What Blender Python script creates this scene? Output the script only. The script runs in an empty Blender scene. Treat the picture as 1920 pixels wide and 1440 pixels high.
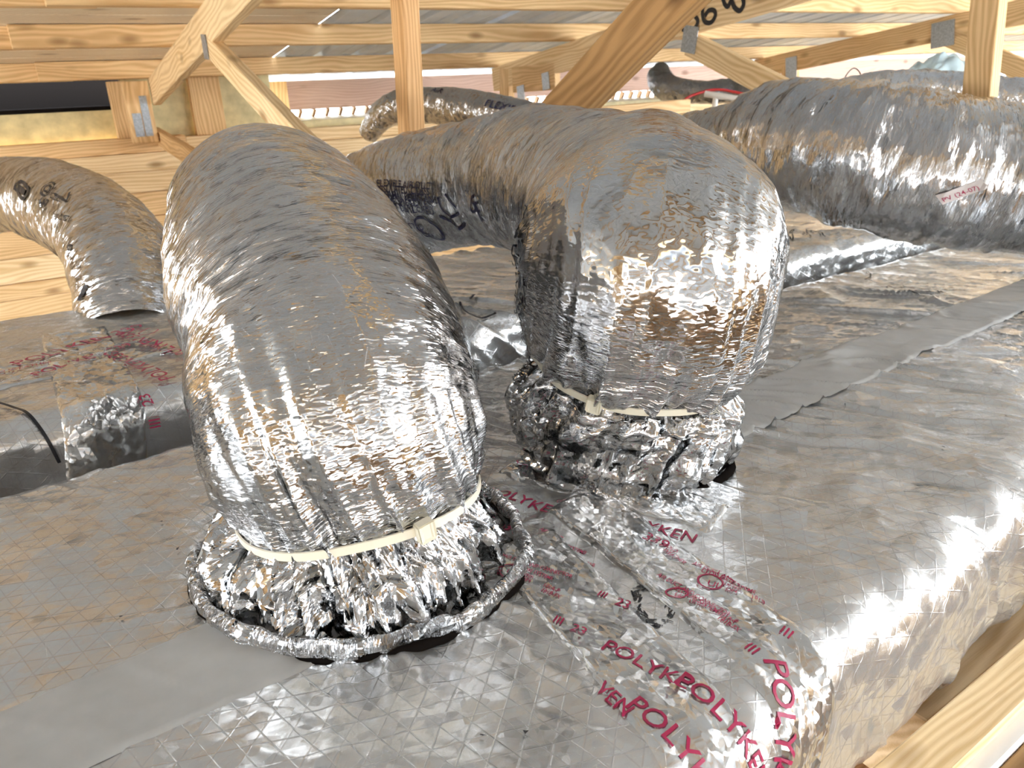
import bpy, bmesh, math, random
import numpy as np
from mathutils import Matrix, Vector

random.seed(7)
sc = bpy.context.scene
COL = sc.collection

# ------------------------------------------------------------------ camera
F = 1450.0                                   # focal length in pixels of the 1920 px frame
PITCH, YAW, H = math.radians(20.4), math.radians(39.5), 0.62
fw = np.array([math.cos(PITCH)*math.sin(YAW), math.cos(PITCH)*math.cos(YAW), -math.sin(PITCH)])
rt = np.array([math.cos(YAW), -math.sin(YAW), 0.0])
up = np.cross(rt, fw)
CAM = np.array([0.0, 0.0, H])
cam = bpy.data.cameras.new('camera')
cam.sensor_width = 36.0
cam.lens = F/1920*36.0
cam.clip_start = 0.02
cam.dof.use_dof = True
cam.dof.focus_distance = 1.15
cam.dof.aperture_fstop = 9.0
camo = bpy.data.objects.new('camera', cam)
camo.matrix_world = Matrix(((rt[0], up[0], -fw[0], CAM[0]), (rt[1], up[1], -fw[1], CAM[1]), (rt[2], up[2], -fw[2], CAM[2]), (0, 0, 0, 1)))
COL.objects.link(camo)
sc.camera = camo

# ------------------------------------------------------------------ sky light and exposure
world = bpy.data.worlds.new('sky')
sc.world = world
world.use_nodes = True
wt = world.node_tree
wt.nodes.clear()
wo = wt.nodes.new('ShaderNodeOutputWorld')
wb = wt.nodes.new('ShaderNodeBackground')
wg = wt.nodes.new('ShaderNodeTexCoord')
ws = wt.nodes.new('ShaderNodeSeparateXYZ')
wr = wt.nodes.new('ShaderNodeValToRGB')
wm = wt.nodes.new('ShaderNodeMapRange')
wm.inputs['From Min'].default_value = -1.0
wt.links.new(wg.outputs['Generated'], ws.inputs[0])
wt.links.new(ws.outputs['Z'], wm.inputs['Value'])
wt.links.new(wm.outputs[0], wr.inputs[0])
e = wr.color_ramp.elements
e[0].position = 0.46; e[0].color = (0.60, 0.62, 0.63, 1)
e[1].position = 0.50; e[1].color = (0.95, 0.98, 1.0, 1)
x_ = e.new(0.62); x_.color = (0.80, 0.90, 1.0, 1)
x_ = e.new(1.0); x_.color = (0.70, 0.83, 1.0, 1)
wt.links.new(wr.outputs[0], wb.inputs['Color'])
wb.inputs['Strength'].default_value = 18.0
wt.links.new(wb.outputs[0], wo.inputs[0])

sc.view_settings.view_transform = 'Standard'
sc.view_settings.look = 'None'
sc.view_settings.gamma = 1.0
sc.view_settings.use_curve_mapping = False
sc.view_settings.exposure = -0.14
sc.cycles.max_bounces = 5
sc.cycles.diffuse_bounces = 4
sc.cycles.glossy_bounces = 4
sc.cycles.adaptive_threshold = 0.15
sc.cycles.adaptive_min_samples = 16

# ------------------------------------------------------------------ projection helpers (pixel -> point of the place)
def ray(px, py): return fw + rt*(px-960)/F - up*(py-720)/F
def at(px, py, d): return CAM + ray(px, py)*d
def onz(px, py, z=0.0):
    d = ray(px, py); return CAM + d*(z-H)/d[2]
def pr(P):
    d = np.asarray(P, float)-CAM; w = d@fw
    return np.stack([960+F*(d@rt)/w, 720-F*(d@up)/w, w], -1)
# roof frame: pd along the purlins, cd down the slope to the eave, nd up through the roof
pd = ray(3600, 40); pd /= np.linalg.norm(pd)
cd = ray(0, 425); cd -= pd*(cd@pd); cd /= np.linalg.norm(cd)
nd = np.cross(pd, cd)
RM = Matrix(((pd[0], cd[0], nd[0], CAM[0]), (pd[1], cd[1], nd[1], CAM[1]), (pd[2], cd[2], nd[2], CAM[2]), (0, 0, 0, 1)))
def rf(p, c, n): return CAM + pd*p + cd*c + nd*n
def onp(px, py, p):                           # on a truss plane
    d = ray(px, py); return CAM + d*p/(d@pd)
ph = pd*np.array([1, 1, 0]); ph /= np.linalg.norm(ph)
ch = np.array([-ph[1], ph[0], 0.0])
ph = pd.copy(); zh = np.cross(ph, ch)         # the eave line runs with the purlins
def onw(px, py, c):                           # on a vertical plane parallel to the eave -> (p, z)
    d = ray(px, py); P = CAM + d*c/(d@ch); return P@ph, P@zh
def wf(p, c, z): return ph*p + ch*c + zh*z

# ------------------------------------------------------------------ numpy noise
def _h(ix, iy, iz, k):
    n = (ix.astype(np.int64)*374761393 + iy.astype(np.int64)*668265263 + iz.astype(np.int64)*2147483647 + k*1274126177) & 0xffffffff
    n = ((n ^ (n >> 13))*1274126177) & 0xffffffff
    n = ((n ^ (n >> 16))*2246822519) & 0xffffffff
    return ((n ^ (n >> 15)) & 0xffffff)/float(0xffffff)
def vn(P, k=0):
    P = np.asarray(P, float)
    i = np.floor(P).astype(np.int64); f = P-i; f = f*f*f*(f*(f*6-15)+10)
    r = 0
    for a in (0, 1):
        for b in (0, 1):
            for c in (0, 1):
                w = (f[..., 0] if a else 1-f[..., 0])*(f[..., 1] if b else 1-f[..., 1])*(f[..., 2] if c else 1-f[..., 2])
                r = r + w*_h(i[..., 0]+a, i[..., 1]+b, i[..., 2]+c, k)
    return r*2-1
def fbm(P, o=3, k=0):
    P = np.asarray(P, float); r = 0; a = 1.0
    for j in range(o):
        r = r + a*vn(P*2**j, k+j); a *= .5
    return r
def ridge(P, k=0): return 1-np.abs(vn(P, k))*2.2
def voro(P, k=0):
    P = np.asarray(P, float); i = np.floor(P).astype(np.int64)
    f1 = np.full(P.shape[:-1], 9.0)
    for a in (-1, 0, 1):
        for b in (-1, 0, 1):
            for c in (-1, 0, 1):
                ii = (i[..., 0]+a, i[..., 1]+b, i[..., 2]+c)
                d = (ii[0]+_h(*ii, k)-P[..., 0])**2 + (ii[1]+_h(*ii, k+1)-P[..., 1])**2 + (ii[2]+_h(*ii, k+2)-P[..., 2])**2
                f1 = np.minimum(f1, d)
    return f1                                  # squared: pillow facets with sharp creases
def sst(a, b, x):
    t = np.clip((x-a)/(b-a), 0, 1); return t*t*(3-2*t)

# ------------------------------------------------------------------ materials
class NT:
    def __init__(s, name):
        s.m = bpy.data.materials.new(name); s.m.use_nodes = True
        s.t = s.m.node_tree; s.b = s.t.nodes['Principled BSDF']
    def n(s, typ, ins=None, **kw):
        o = s.t.nodes.new('ShaderNode'+typ)
        for k, v in kw.items(): setattr(o, k, v)
        for k, v in (ins or {}).items(): s.put(o, k, v)
        return o
    def put(s, o, k, v):
        if hasattr(v, 'outputs'): s.t.links.new(v.outputs[0], o.inputs[k])
        elif hasattr(v, 'is_output'): s.t.links.new(v, o.inputs[k])
        else: o.inputs[k].default_value = v
    def math(s, op, a, b=0.0, c=None):
        o = s.n('Math', operation=op); s.put(o, 0, a); s.put(o, 1, b)
        if c is not None: s.put(o, 2, c)
        return o
    def mix(s, f, a, b):
        o = s.n('Mix', data_type='RGBA'); s.put(o, 0, f); s.put(o, 6, a); s.put(o, 7, b); return o.outputs[2]
    def ramp(s, f, *st):
        o = s.n('ValToRGB'); s.put(o, 0, f); el = o.color_ramp.elements
        while len(el) < len(st): el.new(.5)
        for q, (p, c) in zip(el, st): q.position = p; q.color = c if len(c) == 4 else (*c, 1)
        return o
    def vmul(s, v, k):
        o = s.n('VectorMath', operation='MULTIPLY'); s.put(o, 0, v); o.inputs[1].default_value = k; return o
    def set(s, **kw):
        for k, v in kw.items(): s.put(s.b, k.replace('_', ' '), v)
        return s

def plain(name, col, rough=.6, metal=0.0, var=.0, bump=0.0, scale=60):
    m = NT(name)
    m.set(Roughness=rough, Metallic=metal)
    if rough >= 1.0: m.b.inputs['Specular IOR Level'].default_value = 0.0
    if var or bump:
        tc = m.n('TexCoord'); nz = m.n('TexNoise', {'Vector': tc.outputs['Object'], 'Scale': scale, 'Detail': 4.0})
        lo = tuple(c*(1-var) for c in col); hi = tuple(min(1, c*(1+var)) for c in col)
        m.set(Base_Color=m.ramp(nz, (.3, lo), (.7, hi)))
        if bump: m.set(Normal=m.n('Bump', {'Strength': 1.0, 'Distance': bump, 'Height': nz}))
    else: m.set(Base_Color=(*col, 1))
    return m.m

def foil(name, col=(.57, .57, .575), rough=.2, metal=1.0, streak=(38, 9, 9), sd=.0012, f1=(60, 24, 24), a1=.16, f2=(150, 45, 45), a2=.16, scrim=0.0):
    """crinkled aluminium film; 'tc' is the arc length coordinate of the sheet in metres"""
    m = NT(name)
    tc = m.n('Attribute', attribute_name='tc')
    v = tc.outputs['Vector']
    nz = m.n('TexNoise', {'Vector': m.vmul(v, streak), 'Scale': 1.0, 'Detail': 2.0, 'Roughness': .6})
    rid = m.math('ABSOLUTE', m.math('SUBTRACT', nz, .5))
    def facet(scale, slope):
        vv = m.vmul(v, tuple(scale)); vo = m.n('TexVoronoi', {'Vector': vv, 'Scale': 1.0}, feature='F1')
        dl = m.n('VectorMath', operation='SUBTRACT'); m.put(dl, 0, vv); m.put(dl, 1, vo.outputs['Position'])
        rn = m.n('VectorMath', operation='SUBTRACT'); m.put(rn, 0, vo.outputs['Color']); rn.inputs[1].default_value = (.5, .5, .5)
        dt = m.n('VectorMath', operation='DOT_PRODUCT'); m.put(dt, 0, dl); m.put(dt, 1, rn)
        return m.math('MULTIPLY', dt.outputs['Value'], slope/(.3*max(scale)))
    h = m.math('MULTIPLY', rid, sd*4)
    h = m.math('ADD', h, facet(f1, a1))
    h = m.math('ADD', h, facet(f2, a2))
    colr = (*col, 1)
    if scrim:
        tot = None
        for ang, sp in ((8, .026), (68, .030), (128, .030)):
            a = math.radians(ang)
            d = m.n('VectorMath', operation='DOT_PRODUCT'); m.put(d, 0, v); d.inputs[1].default_value = (math.cos(a)/sp, math.sin(a)/sp, 0)
            pp = m.math('PINGPONG', d.outputs['Value'], .5)
            ln = m.n('MapRange', {'Value': pp, 'From Min': .0, 'From Max': .045, 'To Min': 1.0, 'To Max': 0.0}, interpolation_type='SMOOTHSTEP')
            tot = ln if tot is None else m.math('MAXIMUM', tot, ln)
        h = m.math('ADD', h, m.math('MULTIPLY', tot, scrim))
        colr = m.mix(m.math('MULTIPLY', tot, .35), colr, (col[0]*.6, col[1]*.6, col[2]*.6, 1))
    m.set(Base_Color=colr, Metallic=metal,
          Roughness=rough,
          Normal=m.n('Bump', {'Strength': 1.0, 'Distance': 1.0, 'Height': h}))
    return m.m

def wood(name, light, dark, ring=26.0, knots=True, rough=.62, sawn=0.0):
    m = NT(name)
    tc = m.n('TexCoord'); inf = m.n('ObjectInfo')
    off = m.n('VectorMath', operation='MULTIPLY_ADD'); m.put(off, 0, inf.outputs['Random']); off.inputs[1].default_value = (13.0, 7.0, 5.0); m.put(off, 2, tc.outputs['Object'])
    v = off
    w1 = m.n('TexNoise', {'Vector': m.vmul(v, (1.3, 6, 6)), 'Scale': 1.0, 'Detail': 2.0})
    rg = m.n('VectorMath', operation='MULTIPLY_ADD'); m.put(rg, 0, w1.outputs['Color']); rg.inputs[1].default_value = (0, .10, .10); m.put(rg, 2, m.vmul(v, (.12, 1, 1)))
    wv = m.n('TexWave', {'Vector': rg, 'Scale': ring, 'Distortion': 1.5, 'Detail': 2.0, 'Detail Scale': 1.5}, wave_type='RINGS', rings_direction='X')
    fib = m.n('TexNoise', {'Vector': m.vmul(v, (12, 420, 420)), 'Scale': 1.0, 'Detail': 3.0})
    blot = m.n('TexNoise', {'Vector': m.vmul(v, (2.5, 9, 9)), 'Scale': 1.0, 'Detail': 3.0})
    f = m.math('ADD', m.math('MULTIPLY', wv, .45), m.math('MULTIPLY', fib, .35))
    f = m.math('ADD', f, m.math('MULTIPLY', m.math('SUBTRACT', blot, .5), .7))
    col = m.ramp(f, (.15, light), (.85, dark)).outputs[0]
    if knots:
        kv = m.n('TexVoronoi', {'Vector': m.vmul(v, (3.4, 8, 8)), 'Scale': 1.0, 'Randomness': 1.0}, feature='F1')
        kk = m.n('MapRange', {'Value': kv.outputs['Distance'], 'From Min': .07, 'From Max': .21, 'To Min': 1.0, 'To Max': 0.0})
        col = m.mix(m.math('MULTIPLY', kk, .75), col, (dark[0]*.45, dark[1]*.38, dark[2]*.32, 1))
    h = m.math('ADD', m.math('MULTIPLY', fib, .5), m.math('MULTIPLY', wv, .3))
    if sawn:
        sw = m.n('TexWave', {'Vector': tc.outputs['Object'], 'Scale': 22.0, 'Distortion': 3.0, 'Detail': 2.0}, wave_type='BANDS', bands_direction='DIAGONAL')
        col = m.mix(m.math('MULTIPLY', sw, sawn), col, (dark[0]*.8, dark[1]*.75, dark[2]*.7, 1))
    m.set(Base_Color=col, Roughness=rough, Normal=m.n('Bump', {'Strength': .5, 'Distance': .0012, 'Height': h}))
    m.b.inputs['Specular IOR Level'].default_value = .3
    return m.m

M = {}
M['flex'] = foil('foil flexible sleeve', streak=(230, 26, 26), sd=.0010, f1=(60, 20, 20), a1=.11, f2=(240, 56, 56), a2=.22, rough=.11)
M['flex_far'] = foil('foil sleeve far', streak=(130, 18, 18), sd=.0011, f1=(45, 16, 16), a1=.15, f2=(150, 36, 36), a2=.20, rough=.18)
M['flex_dark'] = foil('grey foil sleeve', col=(.30, .31, .33), streak=(60, 14, 14), sd=.0014, f1=(50, 20, 20), a1=.2, f2=(120, 40, 40), a2=.15, rough=.3)
M['skirt'] = foil('foil skirt', streak=(20, 26, 26), sd=.0005, f1=(42, 55, 55), a1=.34, f2=(110, 130, 130), a2=.20, rough=.08)
M['skirt_soft'] = foil('soft foil skirt', streak=(30, 60, 60), sd=.0008, f1=(24, 32, 32), a1=.24, f2=(120, 90, 90), a2=.16, rough=.10)
M['wrap'] = foil('foil scrim kraft wrap', col=(.64, .64, .635), metal=.78, streak=(9, 14, 9), sd=.0009, f1=(14, 22, 9), a1=.07, f2=(48, 70, 30), a2=.05, scrim=.00022, rough=.24)
M['ftape'] = foil('printed foil tape', col=(.64, .64, .635), metal=.88, streak=(16, 16, 16), sd=.0009, f1=(26, 38, 20), a1=.16, f2=(80, 110, 60), a2=.10, rough=.15)
M['pine'] = wood('pine framing', (.86, .60, .31), (.58, .33, .13))
M['pine_pale'] = wood('pale pine framing', (.92, .70, .41), (.66, .42, .18))
M['pine_brown'] = wood('weathered brown pine', (.44, .25, .10), (.22, .11, .035), ring=18)
M['pine_orange'] = wood('orange pine', (.80, .50, .24), (.52, .26, .09), ring=30)
M['board'] = wood('rough sawn roof board', (.97, .88, .70), (.82, .64, .42), sawn=.30)
M['cathedral'] = wood('flat sawn joist', (.74, .56, .34), (.46, .28, .12), ring=20, knots=False)
M['pink'] = wood('primed pink fascia', (.74, .52, .43), (.58, .36, .28))
M['foam'] = plain('yellow insulation facing', (.62, .52, .27), .45, var=.22, bump=.004, scale=14)
M['black'] = plain('black mastic and recess shade', (.010, .008, .007), 1.0)
M['gtape'] = plain('grey duct tape', (.42, .415, .40), .5, var=.04, bump=.0003, scale=40)
M['nylon'] = plain('natural nylon', (.74, .69, .55), .38)
M['steel'] = plain('galvanised plate', (.40, .44, .48), .42, metal=.7, var=.25, scale=90)
M['zinc'] = plain('galvanised roof sheet', (.66, .74, .82), .45, metal=.1, var=.10, scale=7)
M['red_ink'] = plain('crimson ink', (.36, .012, .07), .4)
M['black_ink'] = plain('black ink', (.012, .012, .016), .45)
M['blue_ink'] = plain('dark blue ink', (.015, .016, .06), .4)
M['white'] = plain('white board', (.80, .79, .77), .6)
M['pvc'] = plain('white pipe', (.78, .77, .74), .35)
M['redpipe'] = plain('red pipe', (.42, .02, .02), .35)
M['bluepipe'] = plain('blue pipe', (.03, .05, .28), .35)
M['tarp'] = plain('pale blue plastic', (.62, .78, .84), .3, var=.15, bump=.01, scale=9)
M['sticker'] = plain('pale sticker', (.60, .55, .53), .5)
M['floor'] = plain('dusty ceiling board', (.30, .25, .19), .85, var=.2, scale=5)

# ------------------------------------------------------------------ object helpers
PINV = {}
def link(name, me, mat=None, parent=None, mw=None):
    o = bpy.data.objects.new(name, me)
    COL.objects.link(o)
    if mat is not None and me is not None: me.materials.append(M[mat])
    if mw is not None: o.matrix_world = mw; PINV[o.name] = mw.inverted()
    if parent is not None:
        o.parent = parent
        o.matrix_parent_inverse = PINV.get(parent.name) or Matrix.Identity(4)
    return o
def tag(o, label=None, cat=None, group=None, kind=None):
    for k, v in (('label', label), ('category', cat), ('group', group), ('kind', kind)):
        if v: o[k] = v
    return o
def empty(name, loc, label=None, cat=None, group=None, kind=None):
    o = bpy.data.objects.new(name, None); COL.objects.link(o)
    o.location = Vector([float(a) for a in loc]); o.empty_display_size = .05
    PINV[o.name] = Matrix.Translation(-o.location)
    return tag(o, label, cat, group, kind)
def gridmesh(name, V, tc=None, wrap=False, mask=None):
    a, b = V.shape[:2]
    idx = np.arange(a*b).reshape(a, b)
    if wrap: idx = np.concatenate([idx, idx[:, :1]], 1)
    q = np.stack([idx[:-1, :-1], idx[:-1, 1:], idx[1:, 1:], idx[1:, :-1]], -1).reshape(-1, 4)
    if mask is not None:
        mk = np.concatenate([mask, mask[:, :1]], 1) if wrap else mask
        q = q[mk[:-1, :-1].reshape(-1)]
        used = np.unique(q); rm = np.zeros(a*b, np.int64); rm[used] = np.arange(len(used)); q = rm[q]
        V = V.reshape(-1, 3)[used]; tc = tc.reshape(-1, 3)[used]; a, b = len(used), 1
    me = bpy.data.meshes.new(name)
    me.vertices.add(a*b); me.vertices.foreach_set('co', V.reshape(-1).astype(np.float32))
    me.loops.add(q.size); me.loops.foreach_set('vertex_index', q.reshape(-1).astype(np.int32))
    me.polygons.add(len(q)); me.polygons.foreach_set('loop_start', np.arange(0, q.size, 4, dtype=np.int32))
    me.polygons.foreach_set('use_smooth', np.ones(len(q), dtype=bool))
    me.update(); me.validate()
    if tc is not None:
        at_ = me.attributes.new('tc', 'FLOAT_VECTOR', 'POINT'); at_.data.foreach_set('vector', tc.reshape(-1).astype(np.float32))
    return me
def boxmesh(name, dx, dy, dz, bev=.003):
    bm = bmesh.new(); bmesh.ops.create_cube(bm, size=1.0)
    bmesh.ops.scale(bm, vec=(dx, dy, dz), verts=bm.verts)
    if bev: bmesh.ops.bevel(bm, geom=bm.edges[:], offset=bev, segments=1, affect='EDGES')
    me = bpy.data.meshes.new(name); bm.to_mesh(me); bm.free(); return me
def beam(name, A, B, w, h, side, mat, parent=None, bev=.003):
    """timber from A to B (centre line); w measured along 'side', h across it"""
    A = np.asarray(A, float); B = np.asarray(B, float); x = B-A; L = np.linalg.norm(x); x /= L
    y = np.asarray(side, float); y = y-x*(y@x); y /= np.linalg.norm(y); z = np.cross(x, y); c = (A+B)/2
    mw = Matrix(((x[0], y[0], z[0], c[0]), (x[1], y[1], z[1], c[1]), (x[2], y[2], z[2], c[2]), (0, 0, 0, 1)))
    return link(name, boxmesh(name, L, w, h, bev), mat, parent, mw)
def rbeam(name, a, b, mat, parent=None, bev=.003):
    """axis aligned box in the roof frame between corners a and b"""
    a = np.array(a, float); b = np.array(b, float); d = np.abs(b-a); c = (a+b)/2
    mw = RM @ Matrix.Translation(Vector(c))
    if d[1] > d[0] and d[1] > d[2]: mw = mw @ Matrix.Rotation(math.pi/2, 4, 'Z'); d = d[[1, 0, 2]]
    return link(name, boxmesh(name, *[float(t) for t in d], bev), mat, parent, mw)
WM = Matrix(((ph[0], ch[0], zh[0], 0), (ph[1], ch[1], zh[1], 0), (ph[2], ch[2], zh[2], 0), (0, 0, 0, 1)))
def wbox(name, p0, p1, c0, c1, z0, z1, mat, parent=None, bev=.002):
    d = np.array([p1-p0, c1-c0, z1-z0]); c = Vector(((p0+p1)/2, (c0+c1)/2, (z0+z1)/2))
    mw = WM @ Matrix.Translation(c)
    if d[2] > d[0] and d[2] > d[1]: mw = mw @ Matrix.Rotation(-math.pi/2, 4, 'Y'); d = d[[2, 1, 0]]
    return link(name, boxmesh(name, *[float(t) for t in d], bev), mat, parent, mw)
def pipe(pts, r, seg=8):
    """simple tube mesh through points"""
    P = np.asarray(pts, float); T = np.gradient(P, axis=0); T /= np.linalg.norm(T, axis=1)[:, None]
    a = np.array([0, 0, 1.0]); N = np.cross(T, a); bad = np.linalg.norm(N, axis=1) < 1e-3; N[bad] = np.cross(T[bad], [1.0, 0, 0])
    N /= np.linalg.norm(N, axis=1)[:, None]; B = np.cross(T, N)
    th = np.linspace(0, 2*math.pi, seg, endpoint=False)
    return P[:, None]+r*(N[:, None]*np.cos(th)[None, :, None]+B[:, None]*np.sin(th)[None, :, None])
def crom(pts, n):
    P = np.asarray(pts, float); P = np.vstack([2*P[0]-P[1], P, 2*P[-1]-P[-2]])
    out = []
    for i in range(1, len(P)-2):
        t = np.linspace(0, 1, n, endpoint=False)[:, None]
        a, b, c, d = P[i-1], P[i], P[i+1], P[i+2]
        out.append(.5*(2*b+(c-a)*t+(2*a-5*b+4*c-d)*t*t+(3*b-3*c+d-a)*t**3))
    return np.vstack(out+[P[-2][None]])
def text2d(body, size):
    cu = bpy.data.curves.new('t', 'FONT'); cu.body = body; cu.size = size; cu.resolution_u = 3; cu.offset = size*.005
    o = bpy.data.objects.new('t', cu); COL.objects.link(o)
    me = o.to_mesh(); V = np.array([v.co[:2] for v in me.vertices]).reshape(-1, 2); Fc = [list(p.vertices) for p in me.polygons]
    o.to_mesh_clear(); bpy.data.objects.remove(o); bpy.data.curves.remove(cu)
    if len(V) == 0: return V, Fc
    bm = bmesh.new(); vs = [bm.verts.new((a, b, 0)) for a, b in V]
    for f in Fc:
        try: bm.faces.new([vs[i] for i in f])
        except ValueError: pass
    for _ in range(3):
        es = [e for e in bm.edges if e.calc_length() > max(.006, size*.2)]
        if not es: break
        bmesh.ops.subdivide_edges(bm, edges=es, cuts=1)
        bmesh.ops.triangulate(bm, faces=bm.faces[:])
    bm.verts.ensure_lookup_table(); bm.verts.index_update()
    V = np.array([v.co[:2] for v in bm.verts]); Fc = [[v.index for v in f.verts] for f in bm.faces]; bm.free()
    return V, Fc
def stroke2d(pts, w):
    """flat pen stroke polygon strip in 2d"""
    P = np.asarray(pts, float); T = np.gradient(P, axis=0); T /= np.linalg.norm(T, axis=1)[:, None]+1e-9
    N = np.stack([-T[:, 1], T[:, 0]], 1)*w/2
    V = np.vstack([P+N, P-N]); n = len(P)
    return V, [[i, i+1, n+i+1, n+i] for i in range(n-1)]
def ring2d(cx, cy, rx, ry, w, n=28):
    t = np.linspace(0, 2*math.pi, n); return stroke2d(np.stack([cx+rx*np.cos(t), cy+ry*np.sin(t)], 1), w)
def polys(name, parts, mat, parent, kind=None):
    if name == 'lettering':
        for q in parts: polys('printed_word', [q], mat, parent)
        return
    V = []; Fc = []; k = 0
    for v, f in parts:
        V += [tuple(map(float, q)) for q in v]; Fc += [[i+k for i in q] for q in f]; k = len(V)
    me = bpy.data.meshes.new(name); me.from_pydata(V, [], Fc); me.update()
    return tag(link(name, me, mat, parent), kind=kind)

# ================================================================== THE SETTING
D = 0.70                                       # underside of the purlins above the camera, along nd
ROWS = [3.22, 3.98, 4.88]                      # purlins in view, lower edge
EAVE = 6.02
PMIN, PMAX, CMIN = -3.2, 15.0, -2.6
# roof: ribbed galvanised sheets, and rough sawn boards over the left bay
roof = empty('ceiling', rf(1.5, 3, D+.1), kind='structure')
def ribbed(p0, p1, c0, c1, n0):
    prof = [(0, 0), (.02, .018), (.045, .018), (.065, 0), (.15, 0), (.155, .003), (.16, 0)]
    pts = []; p = p0; step = .23
    while p < p1:
        for a, b in prof:
            if p+a < p1: pts.append((p+a, b))
        p += step
    if pts[-1][0] < p1: pts.append((p1, 0))
    cs = np.linspace(c0, c1, 8)
    V = np.array([[rf(a, c, n0+b) for c in cs] for a, b in pts])
    me = gridmesh('roof_sheet', V); me.polygons.foreach_set('use_smooth', np.zeros(len(me.polygons), dtype=bool)); return me
k = 0
for p0 in np.arange(1.36, PMAX, .92):
    o = link('roof_sheet', ribbed(p0, p0+.925, CMIN if p0 < 11.5 else -1.1, EAVE+(.03 if k % 2 else 0), D+.092+.002*(k % 2)), 'zinc', roof); k += 1
bw = .19
for p0 in np.arange(PMIN, 1.3, .912):
    link('roof_sheet', ribbed(p0, min(p0+.915, 1.40), CMIN, 3.04, D+.093+.002*(k % 2)), 'zinc', roof); k += 1
for i, c0 in enumerate(np.arange(3.04, 5.3, bw)):
    rbeam('roof_board', (PMIN, c0+.002, D+.091), (1.355, c0+bw-.002, D+.112), 'board', roof, bev=.002)

# purlins (2x4 on edge), spliced at the left
def purlin(c, splice, label, extra=0.0):
    dz = .004
    tag(rbeam('purlin', (PMIN+.06, c+.012, D), (splice, c+.05, D+.089), 'pine'), label+' left of the splice', 'purlin', 'roof purlins')
    tag(rbeam('purlin', (splice-.16, c-.027, D-dz), (PMAX, c+.011, D+.087), 'pine'), label+', long piece right of the splice', 'purlin', 'roof purlins')
purlin(ROWS[0], .32, 'pine purlin along the very top of the picture')
purlin(ROWS[1], .20, 'second pine purlin from the top, under the roof boards')
purlin(ROWS[2], .29, 'third pine purlin, lowest one before the eave')
for i, c in enumerate((2.4, 1.6, .8, 0.0, -.8, -1.6, -2.4)):
    tag(rbeam('purlin', (PMIN+.06, c, D), (11.9 if c < -1.1 else PMAX, c+.04, D+.089), 'pine'), 'pine purlin overhead out of view, '+('just nearer than the top picture edge', 'second one nearer than the picture edge', 'third one nearer than the picture edge', 'right above the viewer', 'first one behind the viewer', 'second one behind the viewer', 'last one by the back wall')[i], 'purlin', 'overhead purlins')

# eave wall
def Z(px, py, c): return onw(px, py, c)[1]
def Pp(px, py, c): return onw(px, py, c)[0]
wall = empty('wall_far', wf(3, 5.1, -.8), kind='structure')
CW = 5.1
PL, PR = PMIN, PMAX
# stacked planks below the plates
zt = Z(620, 290, CW)
hts = [.125, .14, .15, .14, .09, .16, .16, .18]
z = zt
for i, hh in enumerate(hts):
    wbox('plank', PL, 2.3+.35*(i % 3), CW+.012*(i % 2), CW+.10, z-hh+.004, z, 'pine' if i % 3 else 'pine_pale', wall)
    wbox('plank', 2.3+.35*(i % 3)+.004, PR, CW+.012*((i+1) % 2), CW+.10, z-hh+.004, z, 'pine_pale' if i % 3 else 'pine', wall)
    z -= hh
zp = Z(620, 262, CW)
wbox('top_plate', PL, 1.02, CW-.06, CW+.10, zt+.002, zp+.006, 'pine_pale', wall)
wbox('top_plate', 1.024, PR, CW-.05, CW+.10, zt+.002, zp, 'pine_pale', wall)
zq = Z(620, 238, CW)
wbox('top_plate', PL, .84, CW-.03, CW+.12, zp+.008, zq+.01, 'pine', wall)
wbox('top_plate', .844, PR, CW-.02, CW+.12, zp+.002, zq, 'pine_pale', wall)
# insulation facing, studs and black panels for the shade inside the opening at the left end
pz0 = Pp(500, 200, CW)
zf = Z(100, 212, CW)
wbox('insulation_panel', PL, Pp(240, 240, CW), CW+.16, CW+.20, zq, zf, 'foam', wall)
wbox('insulation_panel', Pp(246, 240, CW), Pp(366, 200, CW), CW+.10, CW+.16, zq, D+H-.55, 'foam', wall)
wbox('insulation_panel', Pp(418, 200, CW), Pp(520, 200, CW), CW+.10, CW+.16, zq, D+H-.55, 'foam', wall)
wbox('recess_shade_panel', PL, Pp(520, 200, CW), CW+.65, CW+.67, zf-.1, 1.1, 'black', wall)
wbox('recess_shade_panel', PL, Pp(240, 200, CW), CW+.15, CW+.65, zf, zf+.02, 'black', wall)
wbox('stud', Pp(212, 200, CW), Pp(244, 200, CW), CW+.04, CW+.14, zq, Z(230, 152, CW), 'pine', wall)
wbox('stud', Pp(362, 200, CW), Pp(420, 200, CW), CW+.02, CW+.09, zq, .86, 'pine', wall)
# open soffit further right: sill strip, slatted vent, fascia
CF = 5.74
zs0, zs1, zs2 = Z(620, 217, CF), Z(620, 203, CF), Z(620, 149, CF)
wbox('soffit_strip', Pp(496, 220, CF), PR, CW+.10, CF+.03, zs0-.06, zs0, 'foam', wall)
wbox('fascia_board', Pp(535, 180, CF), 3.6, CF, CF+.03, zs1, zs2, 'pink', wall)
wbox('fascia_board', 3.605, 6.9, CF, CF+.03, zs1+.004, zs2+.004, 'pink', wall)
wbox('fascia_board', 6.905, PR, CF, CF+.03, zs1, zs2, 'pink', wall)
wbox('fascia_block', Pp(496, 180, CF), Pp(533, 180, CF), CF-.10, CF+.03, zs0, zs2, 'pine', wall)
p = Pp(536, 207, CF); i = 0
slat = boxmesh('vent_slat', .018, .05, zs1-zs0+.004, 0)
slat.materials.append(M['pine_brown'])
while p < 9.5:
    o = link('vent_slat', slat, None, wall, WM @ Matrix.Translation(Vector((p, CF+.015, (zs0+zs1)/2))) @ Matrix.Rotation(.45, 4, 'Y'))
    p += .10; i += 1

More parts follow.
